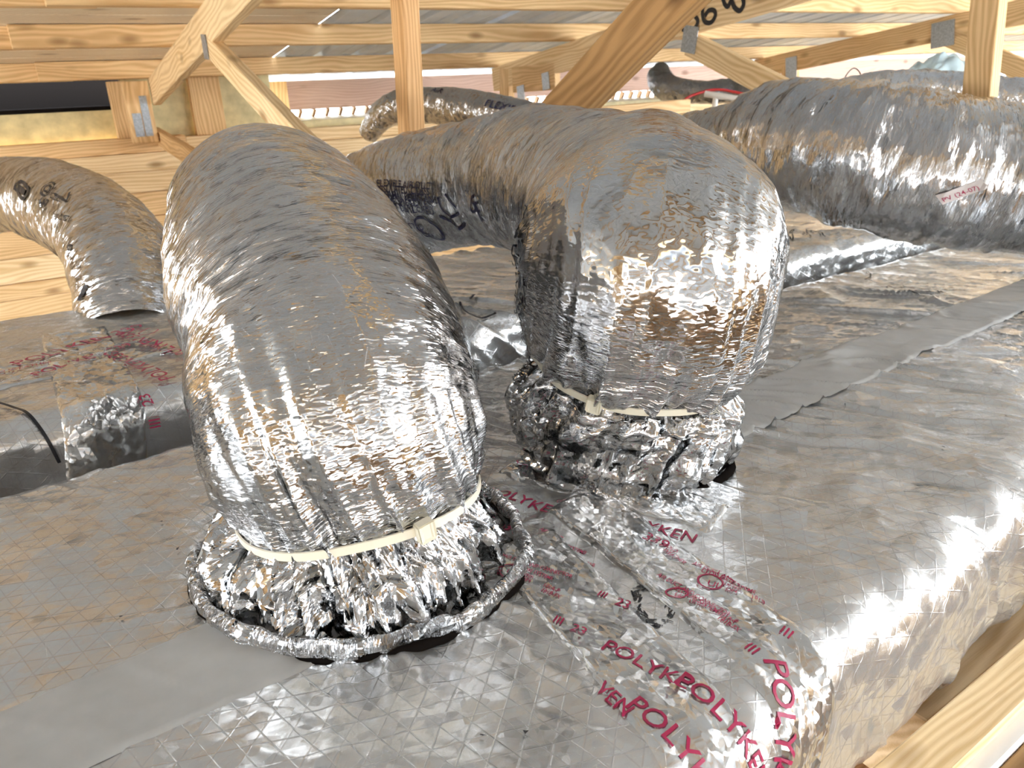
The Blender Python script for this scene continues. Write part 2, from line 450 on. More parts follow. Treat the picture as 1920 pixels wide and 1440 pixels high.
# unseen sides of the attic; openings and grey back wall set for the reflections
wl = empty('wall_left', wf(PMIN, 1.5, -.8), kind='structure')
wk = empty('wall_back', wf(1, -2.7, -.8), kind='structure')
for i in range(13):
    zz = -.8+.2*i; mt = ('pine', 'pine_pale', 'pine_brown')[i % 3]
    for a, b in (((-2.6, -2.2), (3.6, 5.5)) if 1 <= i <= 3 else ((-2.6, .5), (3.8, 5.5)) if 4 <= i <= 8 else ((-2.6, 5.5),)):
        wbox('plank', PMIN-.06, PMIN-.02, a, b, zz, zz+.195, mt, wl, bev=0)
    for a, b in (((PMIN, -2.6), (2.8, 3.4)) if 1 <= i <= 3 else ((PMIN, 3.4),)):
        wbox('plank', a, b, -2.76, -2.72, zz, zz+.195, 'zinc' if i % 4 else 'pine', wk, bev=0)
wrt = empty('added_wall_right', wf(3.3, -1.6, -.8), kind='structure')  # unseen wall added to narrow the highlight along the trunk's near edge
for i in range(9):
    zz = -.8+.2*i; mt = ('pine', 'pine_pale', 'pine_brown')[(i+1) % 3]
    for a, b in (((-2.76, -2.0), (-.75, -.5)) if 4 <= i <= 7 else ((-2.76, -.5),)):
        wbox('plank', 3.42, 3.46, a, b, zz, zz+.195, mt, wrt, bev=0)
fl = link('floor', boxmesh('floor', 22, 12, .04, 0), 'floor', None, Matrix.Translation((5, 2.0, -.83)))
tag(fl, kind='structure')
for i, c in enumerate(np.arange(-2.4, 5.0, .61)):
    beam('floor_joist', (-3.2, c-.8, -.72), (10, c-.8, -.72), .04, .19, (0, 1, 0), 'pine_brown', fl, bev=0)

# ------------------------------------------------------------------ trusses
def plate(parent, px, py, p, w, h, ang=0.0, off=.004):
    """galvanised nail plate on the near face of a truss at p"""
    Pt = onp(px, py, p) - pd*off; q = Pt-CAM; c, n = q@cd, q@nd
    mw = RM @ Matrix.Translation(Vector((p-off, c, n))) @ Matrix.Rotation(ang, 4, 'X')
    return link('nail_plate', boxmesh('nail_plate', .002, w, h, 0), 'steel', parent, mw)
def pbeam(name, a, b, p, depth, thick, mat, parent):
    """timber lying in the truss plane p (near face at p), from pixel a to pixel b along its centre line"""
    A = onp(*a, p)+pd*thick/2; B = onp(*b, p)+pd*thick/2
    return beam(name, A, B, thick, depth, pd, mat, parent)
P1, P2, P3 = .655, 2.86, 5.42
t1 = empty('roof_truss', rf(P1, 4.8, .4), 'near pine roof truss at upper left, web bracing down behind the largest duct', 'truss')
rbeam('top_chord', (P1, -2.6, D-.14), (P1+.042, 4.915, D-.002), 'pine_pale', t1)
pbeam('web', (388, 88), (610, 330), P1, .082, .042, 'pine_pale', t1)
wbox('heel_post', Pp(236, 200, 4.95), Pp(284, 200, 4.95), 4.92, 5.0, Z(260, 268, 4.95), Z(260, 152, 4.95), 'pine', t1)
pbeam('bottom_web', (280, 250), (430, 345), P1, .09, .042, 'pine', t1)
plate(t1, 386, 88, P1, .075, .085, .2)
for x0, x1, y0, y1 in ((262, 276, 180, 256), (243, 260, 212, 256)):
    wbox('nail_plate', Pp(x0, 200, 4.95), Pp(x1, 200, 4.95), 4.916, 4.92, Z(260, y1, 4.95), Z(260, y0, 4.95), 'steel', t1, bev=0)
t2 = empty('roof_truss', rf(P2, 4.9, .4), 'middle pine roof truss with black handwriting on its top chord', 'truss')
tc2 = rbeam('top_chord', (P2, .4, D-.15), (P2+.042, 4.95, D-.002), 'pine_pale', t2)
pbeam('web', (1288, 82), (1580, 232), P2, .105, .042, 'pine_pale', t2)
pbeam('heel_block', (945, 128), (945, 240), P2, .12, .05, 'pine', t2)
pbeam('heel_wedge', (960, 150), (1040, 142), P2, .16, .042, 'pine', t2)
pbeam('post', (1857, -120), (1822, 250), P2, .098, .055, 'pine', t2)
plate(t2, 1294, 74, P2, .10, .12, .3)
plate(t2, 1024, 152, P2, .08, .10)
plate(t2, 978, 180, P2, .09, .13)
# black marker writing on the chord face (upside down): an arc, a six and a w
def pen(pxs, p, w=.021):
    pts = crom([[float(v) for v in q] for q in pxs], 8)
    W = [onp(a, b, p)-pd*.0035 for a, b in pts]
    L = np.array([[(q-CAM)@cd, (q-CAM)@nd] for q in W]); V, Fc = stroke2d(L, w)
    return np.array([rf(p-.0035, a, b) for a, b in V]), Fc
polys('marker_writing', [pen(q, P2) for q in (
    [(1298, 24), (1309, 38), (1304, 52), (1290, 60), (1280, 54)],
    [(1322, 5), (1318, 22), (1322, 40), (1334, 42), (1342, 30), (1340, 20), (1330, 20), (1322, 30)],
    [(1356, -4), (1360, 8), (1366, 12), (1372, 2), (1378, 14), (1388, 20), (1395, 8), (1393, -6)],
    [(1262, 60), (1266, 66)])], 'black_ink', tc2)
t3 = empty('roof_truss', rf(P3, 4.9, .4), 'farthest pine roof truss at upper right, top chord in shade', 'truss')
rbeam('top_chord', (P3, .4, D-.15), (P3+.042, 4.95, D-.002), 'pine', t3)
pbeam('web', (1762, 62), (2000, 172), P3, .12, .042, 'pine', t3)
pbeam('heel_block', (1478, 122), (1478, 200), P3, .14, .05, 'pine', t3)
pbeam('bottom_web', (1470, 160), (1590, 178), P3, .12, .042, 'pine', t3)
plate(t3, 1768, 64, P3, .16, .16)
plate(t3, 1484, 128, P3, .11, .17)

# free posts and braces in front
post = tag(beam('timber_post', rf(1.15, (onp(764, 0, 1.15)-CAM)@cd, D-.012), onp(776, 330, 1.15), .059, .099, pd, 'pine_orange'),
           'upright timber post standing between the two big foil ducts', 'post')
tag(beam('diagonal_brace', onp(1440, -190, 1.38), onp(1020, 248, 1.38), .051, .130, pd, 'pine_brown'),
    'thick brown diagonal timber brace above the right foil duct', 'brace')
for i, (a, b, c, mt, lab) in enumerate((((1060, 222), (1290, 200), 3.2, 'pine', 'low pine rail seen between the brace and the far grey duct'),
                                  ((1240, 238), (1500, 190), 3.0, 'pine_pale', 'pale pine rail just above the bent duct at right'))):
    A = at(*a, 4.0-.4*i); B = at(*b, 4.6-.4*i)
    tag(beam('timber_rail', A, B, .04, .085, ch, mt), lab, 'rail')

# ------------------------------------------------------------------ timbers below the trunk, lower right
tag(beam('floor_joist', (1.115, .388, -.38), (3.6, .215, -.38), .135, .16, (0, 1, 0), 'cathedral'), 'flat sawn joist with arched grain, cut off beside the duct at lower right', 'joist')
tag(beam('floor_joist', (.45, .310, -.31), (3.6, .105, -.31), .068, .12, (0, 1, 0), 'pine_pale'), 'pale narrow joist running to the lower right corner', 'joist')
tag(beam('white_board', (.45, .269, -.28), (3.6, .064, -.28), .036, .02, (0, 1, 0), 'white'), 'white board strip at the very bottom right corner', 'board')
tag(beam('floor_joist', (.45, .222, -.33), (3.6, .018, -.33), .055, .10, (0, 1, 0), 'pine_brown'), 'dark brown timber edge beyond the white strip in the bottom right corner', 'joist')
tag(beam('plywood_sheet', (.2, .36, -.50), (1.6, .30, -.50), .5, .018, (0, 1, 0), 'pine_orange'), 'orange plywood sheet glimpsed under the duct edge at lower right', 'plywood')

# ================================================================== TRUNK DUCTS
BASE1, BASE2 = np.array([.413, .836]), np.array([.938, .862])
class Trunk:
    def __init__(s, y0, y1, zt, r0, r1, hgt, seed): s.__dict__.update(y0=y0, y1=y1, zt=zt, r0=r0, r1=r1, hgt=hgt, seed=seed)
    def prof(s, q):
        """arc length q (equal to y on the flat top) -> y, z, ny, nz"""
        q = np.asarray(q, float); fa = s.y0+s.r0; fb = s.y1-s.r1
        y = q.copy(); z = np.full_like(q, s.zt); a = np.zeros_like(q)
        L0 = s.r0*math.pi/2; st = max(s.hgt-2*s.r0, 0.0)
        m = q < fa; t = fa-q
        m1 = m & (t <= L0); a1 = t/s.r0
        y = np.where(m1, fa-s.r0*np.sin(a1), y); z = np.where(m1, s.zt-s.r0*(1-np.cos(a1)), z); a = np.where(m1, -a1, a)
        m2 = m & (t > L0) & (t <= L0+st); y = np.where(m2, s.y0, y); z = np.where(m2, s.zt-s.r0-(t-L0), z); a = np.where(m2, -math.pi/2, a)
        m3 = m & (t > L0+st); a3 = np.minimum((t-L0-st)/s.r0, math.pi/2)
        y = np.where(m3, fa-s.r0*np.cos(a3), y); z = np.where(m3, s.zt-s.r0-st-s.r0*np.sin(a3), z); a = np.where(m3, -math.pi/2-a3, a)
        m = q > fb; t = q-fb; L1 = s.r1*math.pi/2
        a1 = np.minimum(t/s.r1, math.pi/2)
        y = np.where(m, fb+s.r1*np.sin(a1), y); z = np.where(m, s.zt-s.r1*(1-np.cos(a1))-np.maximum(t-L1, 0), z); a = np.where(m, a1, a)
        return y, z, np.sin(a), np.cos(a)
    def h(s, x, q):
        x = np.asarray(x, float); q = np.asarray(q, float)
        P = np.stack([x, q, np.full_like(x, s.seed)], -1)
        w = np.stack([vn(P*5+3, 1), vn(P*5+9, 2)], -1)*.035
        X, Y = x+w[..., 0], q+w[..., 1]
        h = .004*fbm(P*[2.2, 3.0, 1], 2, 5)
        # long slanting folds
        ca, sa = math.cos(math.radians(-58)), math.sin(math.radians(-58))
        a, b = X*ca+Y*sa, -X*sa+Y*ca
        amp = .35+.65*sst(.9, 1.3, x)
        msk = sst(-.25, .35, vn(P*[2.0, 2.6, 1], 21))
        h = h+.017*amp*msk*np.maximum(ridge(np.stack([a*2.6, b*12, np.full_like(a, 4.)], -1), 31)-.35, 0)
        h = h+.0035*(amp+.3)*np.maximum(ridge(np.stack([a*7, b*26, np.full_like(a, 9.)], -1), 33)-.3, 0)
        h = h-.0035*np.sqrt(voro(np.stack([X*9, Y*12, np.full_like(X, .5)], -1), 41))
        e = sst(s.y0+s.r0+.02, s.y0+s.r0*.4, q)
        h = h+e*(.010*vn(np.stack([X*9, Y*5, X*0], -1), 51)-.010*np.sqrt(voro(np.stack([X*16, Y*9, X*0+.5], -1), 52)))
        if s.seed == 0:
            for bx, k in ((BASE1, 61), (BASE2, 71)):
                dx, dy = x-bx[0], q-bx[1]; r = np.sqrt(dx*dx+dy*dy)+1e-6
                d = np.exp(-np.maximum(r-.19, 0)/.10)
                h = h+.008*d*np.maximum(ridge(np.stack([dx/r*4.5, dy/r*4.5, r*3], -1), k)-.2, 0)
        return h
    def T(s, x, q, off=0.0):
        y, z, ny, nz = s.prof(q); h = s.h(x, q)+(off(x, q) if callable(off) else off)
        return np.stack([np.asarray(x, float)+y*0, y+ny*h, z+nz*h], -1)
    def body(s, xs, qs, parent):
        X, Q = np.meshgrid(xs, qs, indexing='ij')
        me = gridmesh('foil_wrap', s.T(X, Q)[:, ::-1], np.stack([X, Q, X*0], -1)[:, ::-1])
        return link('foil_wrap', me, 'wrap', parent)
    def patch(s, name, O, Ux, L, W, off, mat, parent, nx=.006, crump=0.0, seed=3, ragged=.0):
        """strip lying on the trunk: starts at O (x, q), runs along unit vector Ux for L, W wide to its left"""
        U = np.asarray(Ux, float); U = U/np.linalg.norm(U); V = np.array([-U[1], U[0]])
        a = np.linspace(0, L, max(3, int(L/nx))); b = np.linspace(0, W, max(3, int(W/nx)))
        A, B = np.meshgrid(a, b, indexing='ij')
        if ragged: B = B+ragged*(fbm(np.stack([A*9, B*0+seed, B*0], -1), 2, seed))
        X = O[0]+U[0]*A+V[0]*B; Q = O[1]+U[1]*A+V[1]*B
        def offs(A, B):
            ed = np.minimum.reduce([A, L-A, B, W-B])
            o = off*sst(-.001, .004, ed)-.004*(ed < .0005)
            if crump:
                PP = np.stack([A, B, A*0+seed], -1)
                o = o+crump*(np.maximum(ridge(PP*[16, 22, 1], seed), 0)+.5*np.sqrt(voro(PP*[34, 34, 1], seed+4)))*sst(0, .012, ed)
            return o
        def ink(x, q):
            a = (x-O[0])*U[0]+(q-O[1])*U[1]; b = (x-O[0])*V[0]+(q-O[1])*V[1]
            ins = (a > .002) & (a < L-.002) & (b > .002) & (b < W-.002)
            return np.where(ins, offs(np.clip(a, .006, L-.006), np.clip(b, .006, W-.006)), 0)+.0012
        s.ink = ink
        me = gridmesh(name, s.T(X, Q, offs(A, B)), np.stack([A+O[0], B+O[1], A*0+seed], -1))
        return link(name, me, mat, parent)
    def text(s, body, a, b, size, off=.0035, sx=1.0):
        """text from pixel a, running towards pixel b"""
        P0 = onz(*a, s.zt); P1_ = onz(*b, s.zt); U = (P1_-P0)[:2]; U /= np.linalg.norm(U); V = np.array([-U[1], U[0]])
        t, f = text2d(body, size); t = t*[sx*(.72 if size < .0136 else 1.0), 1]
        return s.T(P0[0]+U[0]*t[:, 0]+V[0]*t[:, 1], P0[1]+U[1]*t[:, 0]+V[1]*t[:, 1], off), f
    def ring(s, c, rx, ry, w, ang=0.0, off=.0035):
        P0 = onz(*c, s.zt); t, f = ring2d(0, 0, rx, ry, w); ca, sa = math.cos(ang), math.sin(ang)
        return s.T(P0[0]+t[:, 0]*ca-t[:, 1]*sa, P0[1]+t[:, 0]*sa+t[:, 1]*ca, off), f
    def pen(s, pxs, w=.004, off=.003):
        pts = crom([[float(v) for v in q] for q in pxs], 8); L = np.array([onz(a, b, s.zt)[:2] for a, b in pts])
        t, f = stroke2d(L, w); return s.T(t[:, 0], t[:, 1], off), f

TA = Trunk(.315, 1.45, 0.0, .085, .05, .30, 0)
ta = empty('trunk_duct', (1.2, .9, -.3), 'large foil wrapped trunk duct in front, carrying the two big flexible ducts', 'duct')
xs = np.concatenate([np.arange(-.75, 2.0, .005), np.arange(2.0, 6.5, .014)])
qs = np.concatenate([np.arange(.0, 1.40, .0055), np.arange(1.40, 1.75, .012)])
bodyA = TA.body(xs, qs, ta)
# grey sealing tape along the top seam
TA.patch('sealing_tape', (-.75, .712), (1, -.004), 1.22, .148, .0030, 'gtape', ta, ragged=.0016, seed=2)
TA.patch('sealing_tape', (1.0, .772), (1, .004), 5.0, .165, .0048, 'gtape', ta, nx=.006, ragged=.003, seed=6)
# printed foil tape strips
def px_strip(tr, name, a, b, W, off, parent, **kw):
    P0 = onz(*a, tr.zt)[:2]; P1_ = onz(*b, tr.zt)[:2]; L = np.linalg.norm(P1_-P0)
    return tr.patch(name, P0, P1_-P0, L+kw.pop('ext', 0), W, off, 'ftape', parent, **kw)
s1 = px_strip(TA, 'foil_tape', (900, 1035), (1225, 1415), .125, .0032, ta, ext=.16, crump=.0013, seed=3)
i1 = TA.ink
s2 = px_strip(TA, 'foil_tape', (1020, 960), (1400, 1262), .115, .0052, ta, ext=.18, crump=.0015, seed=5)
i2 = TA.ink
s3 = px_strip(TA, 'foil_tape', (930, 890), (1330, 1010), .10, .0042, ta, crump=.0022, seed=8)
i3 = TA.ink
X = dict
red1 = [TA.text('POLYKE', (1123, 1224), (1245, 1280), .031, i1), TA.text('POLYKEN', (1258, 1284), (1360, 1345), .036, i1),
        TA.text('VEN', (1112, 1300), (1150, 1332), .026, i1), TA.text('POLYKEN', (1168, 1330), (1270, 1405), .036, i1),
        TA.text('III', (1034, 1172), (1100, 1195), .018, i1), TA.text('23', (1066, 1188), (1100, 1201), .021, i1),
        TA.text('III', (1117, 1122), (1190, 1150), .018, i1), TA.text('23', (1150, 1138), (1190, 1153), .021, i1),
        TA.text('181A-P', (1016, 1106), (1050, 1120), .0115, i1), TA.text('181B-FX', (1012, 1115), (1050, 1130), .0115, i1),
        TA.text('AIR DUCT AND CONNECTOR', (944, 1056), (1045, 1085), .0105, i1), TA.text('CLOSURE SYSTEMS', (958, 1070), (1030, 1094), .0105, i1),
        TA.ring((955, 1079), .013, .013, .0022, 0, i1), TA.text('UL', (948, 1083), (962, 1087), .013, i1),
        TA.text('LISTED', (975, 1086), (1000, 1094), .0085, i1), TA.text('82P4', (978, 1094), (1000, 1101), .0085, i1)]
polys('lettering', red1, 'red_ink', s1)
red2 = [TA.text('AIR DUCT', (1010, 1000), (1050, 1018), .0125, i2), TA.text('CLOSURE SYSTEMS', (1020, 1014), (1068, 1032), .0115, i2),
        TA.ring((1032, 1035), .0155, .0155, .0025, 0, i2), TA.text('UL', (1024, 1040), (1042, 1046), .015, i2),
        TA.text('LISTED', (1052, 1036), (1076, 1044), .009, i2), TA.text('82P4', (1054, 1044), (1076, 1051), .009, i2),
        TA.text('181B', (1090, 1062), (1112, 1070), .0125, i2), TA.text('339', (925, 992), (962, 1003), .028, i2),
        TA.text('COLD', (1240, 1034), (1262, 1046), .0125, i2), TA.text('WEATHER', (1240, 1044), (1274, 1066), .0125, i2),
        TA.text('339', (1200, 1020), (1236, 1036), .028, i2),
        TA.text('AIR DUCT AND', (1296, 1068), (1345, 1088), .0125, i2), TA.text('CLOSURE SYSTEMS', (1312, 1082), (1375, 1104), .0125, i2),
        TA.ring((1331, 1101), .0165, .0165, .0026, 0, i2), TA.text('UL', (1323, 1107), (1340, 1112), .016, i2),
        TA.text('LISTED', (1355, 1108), (1385, 1118), .0105, i2), TA.text('82P4', (1358, 1118), (1385, 1126), .0105, i2),
        TA.text('181B', (1406, 1133), (1432, 1138), .0125, i2), TA.text('III', (1456, 1194), (1485, 1208), .020, i2),
        TA.text('AIR DUCT AND CONNECTOR', (1230, 1090), (1340, 1150), .0115, i2), TA.text('CLOSURE SYSTEMS', (1262, 1114), (1320, 1146), .0115, i2),
        TA.ring((1268, 1122), .0145, .010, .0022, -.6, i2), TA.text('UL', (1262, 1126), (1275, 1132), .012, i2), TA.text('LISTED', (1290, 1138), (1320, 1148), .010, i2),
        TA.text('181A-P', (1342, 1160), (1378, 1178), .0125, i2), TA.text('181B-FX', (1342, 1168), (1378, 1190), .0125, i2),
        TA.text('III', (1392, 1224), (1415, 1240), .020, i2), TA.text('POLYKEN', (1425, 1240), (1462, 1300), .042, i2)]
polys('lettering', red2, 'red_ink', s2)
red3 = [TA.text('POLYKEN', (1060, 975), (1175, 1015), .036, i3), TA.text('POLYKEN', (1140, 975), (1240, 1005), .032, i3),
        TA.text('POLYKEN', (908, 925), (970, 945), .034, i3), TA.text('COLD', (1042, 945), (1066, 950), .012, i3),
        TA.ring((983, 874), .013, .013, .0022, 0, i3)]
polys('lettering', red3, 'red_ink', s3)
rng = np.random.RandomState(4)
def smudge(tr, loop, n, w, off):
    pts = crom([[float(v) for v in q] for q in loop], 14); out = []
    for i in range(n):
        j = rng.randint(0, len(pts)-1); c = pts[j]+rng.randn(2)*[3.5, 2.2]
        out.append(tr.pen([c, c+rng.randn(2)*[4, 3], c+rng.randn(2)*[5, 4]], w*rng.uniform(.5, 1.3), off))
    return out
polys('marker_smudge', smudge(TA, [(1192, 1108), (1212, 1104), (1240, 1120), (1256, 1146), (1248, 1166), (1228, 1174), (1206, 1152), (1190, 1124), (1192, 1108)], 75, .0018, i1), 'black_ink', s1, 'stuff')
marks = [TA.pen(q, .004, .003) for q in ([(1588, 512), (1606, 508), (1628, 512), (1632, 520), (1622, 526)], [(1620, 524), (1660, 536), (1705, 548), (1760, 560)],
         [(1580, 496), (1592, 498), (1602, 494)], [(1668, 530), (1700, 540), (1740, 545), (1775, 556)])]
for a in ((1541, 654), (1642, 624), (1583, 760), (1766, 848), (1668, 672), (304, 980), (230, 1162), (335, 1033), (908, 1388), (985, 1378), (1886, 782), (1555, 820)):
    P0 = onz(*a); t = rng.uniform(-.004, .004, (5, 2)); t = t[np.argsort(np.arctan2(t[:, 1], t[:, 0]))]
    marks.append((TA.T(P0[0]+t[:, 0], P0[1]+t[:, 1], .004), [[0, 1, 2, 3, 4]]))
polys('marker_specks', marks, 'black_ink', ta, 'stuff')

TB = Trunk(1.545, 2.42, .065, .055, .05, .40, 17)
tb = empty('trunk_duct', (1.2, 2.0, -.34), 'second foil wrapped trunk duct lying behind the front one', 'duct')
xs = np.concatenate([np.arange(-.9, 2.6, .010), np.arange(2.6, 6.5, .03)])
qs = np.concatenate([np.arange(1.25, 1.7, .008), np.arange(1.7, 2.5, .010)])
TB.body(xs, qs, tb)
s4 = px_strip(TB, 'foil_tape', (-60, 745), (330, 660), .16, .003, tb, crump=.002, seed=13)
s5 = px_strip(TB, 'foil_tape', (330, 850), (215, 640), .15, .004, tb, crump=.004, seed=15, ext=.15)
polys('lettering', [TB.text('POLYKEN 339', (36, 692), (165, 652), .055, .007), TB.text('POLYKEN 339', (70, 712), (190, 672), .040, .007), TB.text('COLD WEATHER', (-40, 712), (30, 700), .018, .007)], 'red_ink', s4)
polys('lettering', [TB.text('POLYKEN 339', (332, 716), (236, 672), .046, .009), TB.text('POLYKEN 339', (360, 668), (290, 645), .046, .009), TB.text('III', (304, 755), (280, 730), .030, .009),
                    TB.text('23', (288, 742), (270, 730), .030, .009), TB.text('III', (352, 830), (335, 815), .03, .009), TB.ring((280, 632), .022, .022, .003, 0, .012)], 'red_ink', s5)
for q in [TB.pen([(-10, 755), (30, 768), (60, 780), (108, 808)], .006, .006), TB.pen([(122, 820), (150, 845), (172, 868)], .006, .006),
                      TB.pen([(858, 570), (876, 590), (900, 596), (930, 588)], .006, .006), TB.pen([(880, 562), (900, 558), (918, 562)], .006, .006),
                      TB.pen([(1476, 448), (1486, 452), (1484, 442), (1478, 440), (1490, 430)], .005, .006), TB.pen([(1505, 436), (1520, 450), (1512, 430), (1535, 440), (1548, 446)], .005, .006)]:
    polys('marker_line', [q], 'black_ink', tb)

# ================================================================== FLEXIBLE DUCTS
def smooth_interp(x, xp, fp, sig):
    g = np.linspace(xp[0]-4*sig, xp[-1]+4*sig, 900); y = np.interp(g, xp, fp)
    w = np.exp(-.5*((g-g[450])/sig)**2); w /= w.sum()
    y = np.convolve(np.pad(y, 450, 'edge'), w[::-1], 'same')[450:-450]
    return np.interp(x, g, y)
class Tube:
    def __init__(s, pts, prof, sig=.012, ds=.005, dt=.005, seed=1, tie=None, twist=0.0, dec=.028, wr=1.0, big=1.0, pleat=.018, skirt=.020, nk=4.2, fold=0.0):
        s.fold = fold; s.dec = dec
        P = crom(pts, 60); L = np.concatenate([[0], np.cumsum(np.linalg.norm(np.diff(P, axis=0), axis=1))])
        s.len = L[-1]; n = int(s.len/ds)+1; s.S = np.linspace(0, s.len, n)
        s.C = np.stack([np.interp(s.S, L, P[:, i]) for i in range(3)], 1)
        kk = max(3, int(.03/ds)); 
        T = np.gradient(s.C, axis=0); T /= np.linalg.norm(T, axis=1)[:, None]
        N = np.zeros_like(T); a = np.array([1.0, 0, 0]) if abs(T[0][0]) < .8 else np.array([0, 1.0, 0])
        N[0] = a-T[0]*(a@T[0]); N[0] /= np.linalg.norm(N[0])
        for i in range(1, n):
            N[i] = N[i-1]-T[i]*(N[i-1]@T[i]); N[i] /= np.linalg.norm(N[i])
        s.T_, s.N_, s.B_ = T, N, np.cross(T, N)
        s.prof, s.sig, s.seed, s.tie, s.twist, s.wr, s.big, s.pl, s.sk, s.nk = prof, sig, seed, tie, twist, wr, big, pleat, skirt, nk
        s.nt = int(2*math.pi*max(r for _, r in prof)/dt); s.TH = np.linspace(0, 2*math.pi, s.nt, endpoint=False)
        if tie:
            i = int(np.searchsorted(s.S, tie['s'])); d = CAM-s.C[i]; s.thf = math.atan2(d@s.B_[i], d@s.N_[i])
        S, TH = np.meshgrid(s.S, s.TH, indexing='ij')
        s.V = s.pos(S, TH)
        s.tc = np.stack([S, .2*np.cos(TH+twist*S)+seed, .2*np.sin(TH+twist*S)], -1)
        nrm = s.N_[:, None]*np.cos(TH)[..., None]+s.B_[:, None]*np.sin(TH)[..., None]
        s.face = ((CAM-s.V)*nrm).sum(-1) > 0
        s.px = pr(s.V)
    def R(s, S, TH):
        Sx = s.shift(S, TH)
        r = smooth_interp(Sx, [a for a, _ in s.prof], [b for _, b in s.prof], s.sig)
        ct, st_ = np.cos(TH+s.twist*S), np.sin(TH+s.twist*S); k = s.seed*10
        Q = np.stack([S, .2*ct+s.seed, .2*st_], -1)
        w = vn(Q*[8, 8, 8], k)*.02
        Q2 = Q+np.stack([w, -w, w], -1)
        r = r+s.big*(.008*fbm(Q*[4, 3.5, 3.5], 2, k+1)-.0055*np.sqrt(voro(Q2*[9, 6.5, 6.5], k+2)))
        r = r+s.wr*(.0028*np.maximum(ridge(Q2*[34, 8, 8], k+5), -.2)+.0016*ridge(Q2*[60, 22, 22], k+6))
        if s.fold: r = r+s.fold*np.maximum(ridge(Q2*[15, 3.2, 3.2], k+15)-.2, 0)*sst(-.4, .3, vn(Q*[3, 3, 3], k+16))
        if s.tie:
            d = Sx-s.tie['s']
            near = np.exp(-np.abs(d)/s.dec)
            Pp_ = np.stack([ct*s.nk, st_*s.nk, d*2.5], -1)
            pl = np.maximum(ridge(Pp_, k+8), -.6)*.65+.45*ridge(Pp_*2.3, k+9)
            pl = pl*(.2+.8*sst(-.1, .75, np.cos(TH-s.thf-s.tie.get('phi', 0))))
            r = r+s.pl*near*(1-.75*np.exp(-(d/.012)**2))*(pl-.1)
            below = sst(.012, -.02, d)
            r = r+below*.8*s.sk*(ridge(np.stack([ct*7, st_*7, d*1.5], -1), k+10)-.3)*sst(0, .05, S)
            r = r-below*s.sk*(np.sqrt(voro(Q2*[13, 12, 12], k+11))-.35)-below*.6*s.sk*(np.sqrt(voro(Q2*[34, 30, 30], k+12))-.35)
            ab = sst(0, .03, d)*sst(.14, .05, d)
            r = r-ab*.012*(np.sqrt(voro(Q2*[14, 22, 22], k+13))-.35)
        return r
    def pos(s, S, TH, off=0.0):
        r = s.R(S, TH)+off
        I = [np.stack([np.interp(S, s.S, A[:, i]) for i in range(3)], -1) for A in (s.C, s.N_, s.B_)]
        return I[0]+(I[1]*np.cos(TH)[..., None]+I[2]*np.sin(TH)[..., None])*r[..., None]
    def build(s, name, mat, parent, skirt='skirt'):
        if not s.tie: return link(name, gridmesh(name, s.V, s.tc, wrap=True), mat, parent)
        S, TH = np.meshgrid(s.S, s.TH, indexing='ij')
        low = s.shift(S, TH) < s.tie['s']
        link('gathered_skirt', gridmesh('gathered_skirt', s.V, s.tc, wrap=True, mask=low), skirt, parent)
        return link(name, gridmesh(name, s.V, s.tc, wrap=True, mask=~low), mat, parent)
    def shift(s, S, TH): return S-(s.tie['d']*np.cos(TH-s.thf)*sst(0, .14, S)*sst(.5, .16, S) if s.tie else 0)
    def locate(s, a):
        d = (s.px[..., 0]-a[0])**2+(s.px[..., 1]-a[1])**2+np.where(s.face, 0, 1e9)
        i, j = np.unravel_index(np.argmin(d), d.shape); return s.S[i], s.TH[j], float(np.linalg.norm(s.V[i, j]-s.C[i]))
    def map2(s, a, b, V, off=.002):
        S0, T0, R0 = s.locate(a); S1, T1, _ = s.locate(b)
        U = np.array([((T1-T0+math.pi) % (2*math.pi)-math.pi)*R0, S1-S0]); U /= np.linalg.norm(U)+1e-9; W = np.array([-U[1], U[0]])
        q = U*V[:, :1]+W*V[:, 1:2]
        return s.pos(S0+q[:, 1], T0+q[:, 0]/R0, off)
    def text(s, body, a, b, size, off=.003, sx=1.0):
        t, f = text2d(body, size); return s.map2(a, b, t*[sx, 1], off), f
    def ring(s, c, b, rx, ry, w, off=.003):
        t, f = ring2d(0, 0, rx, ry, w); return s.map2(c, b, t, off), f
    def pen(s, pxs, w, off=.003):
        q = np.array([s.locate(p) for p in pxs]); T0 = q[0, 1]
        L = np.stack([((q[:, 1]-T0+math.pi) % (2*math.pi)-math.pi)*q[0, 2], q[:, 0]], 1)
        t, f = stroke2d(crom(L, 6), w); return s.pos(t[:, 1], T0+t[:, 0]/q[0, 2], off), f

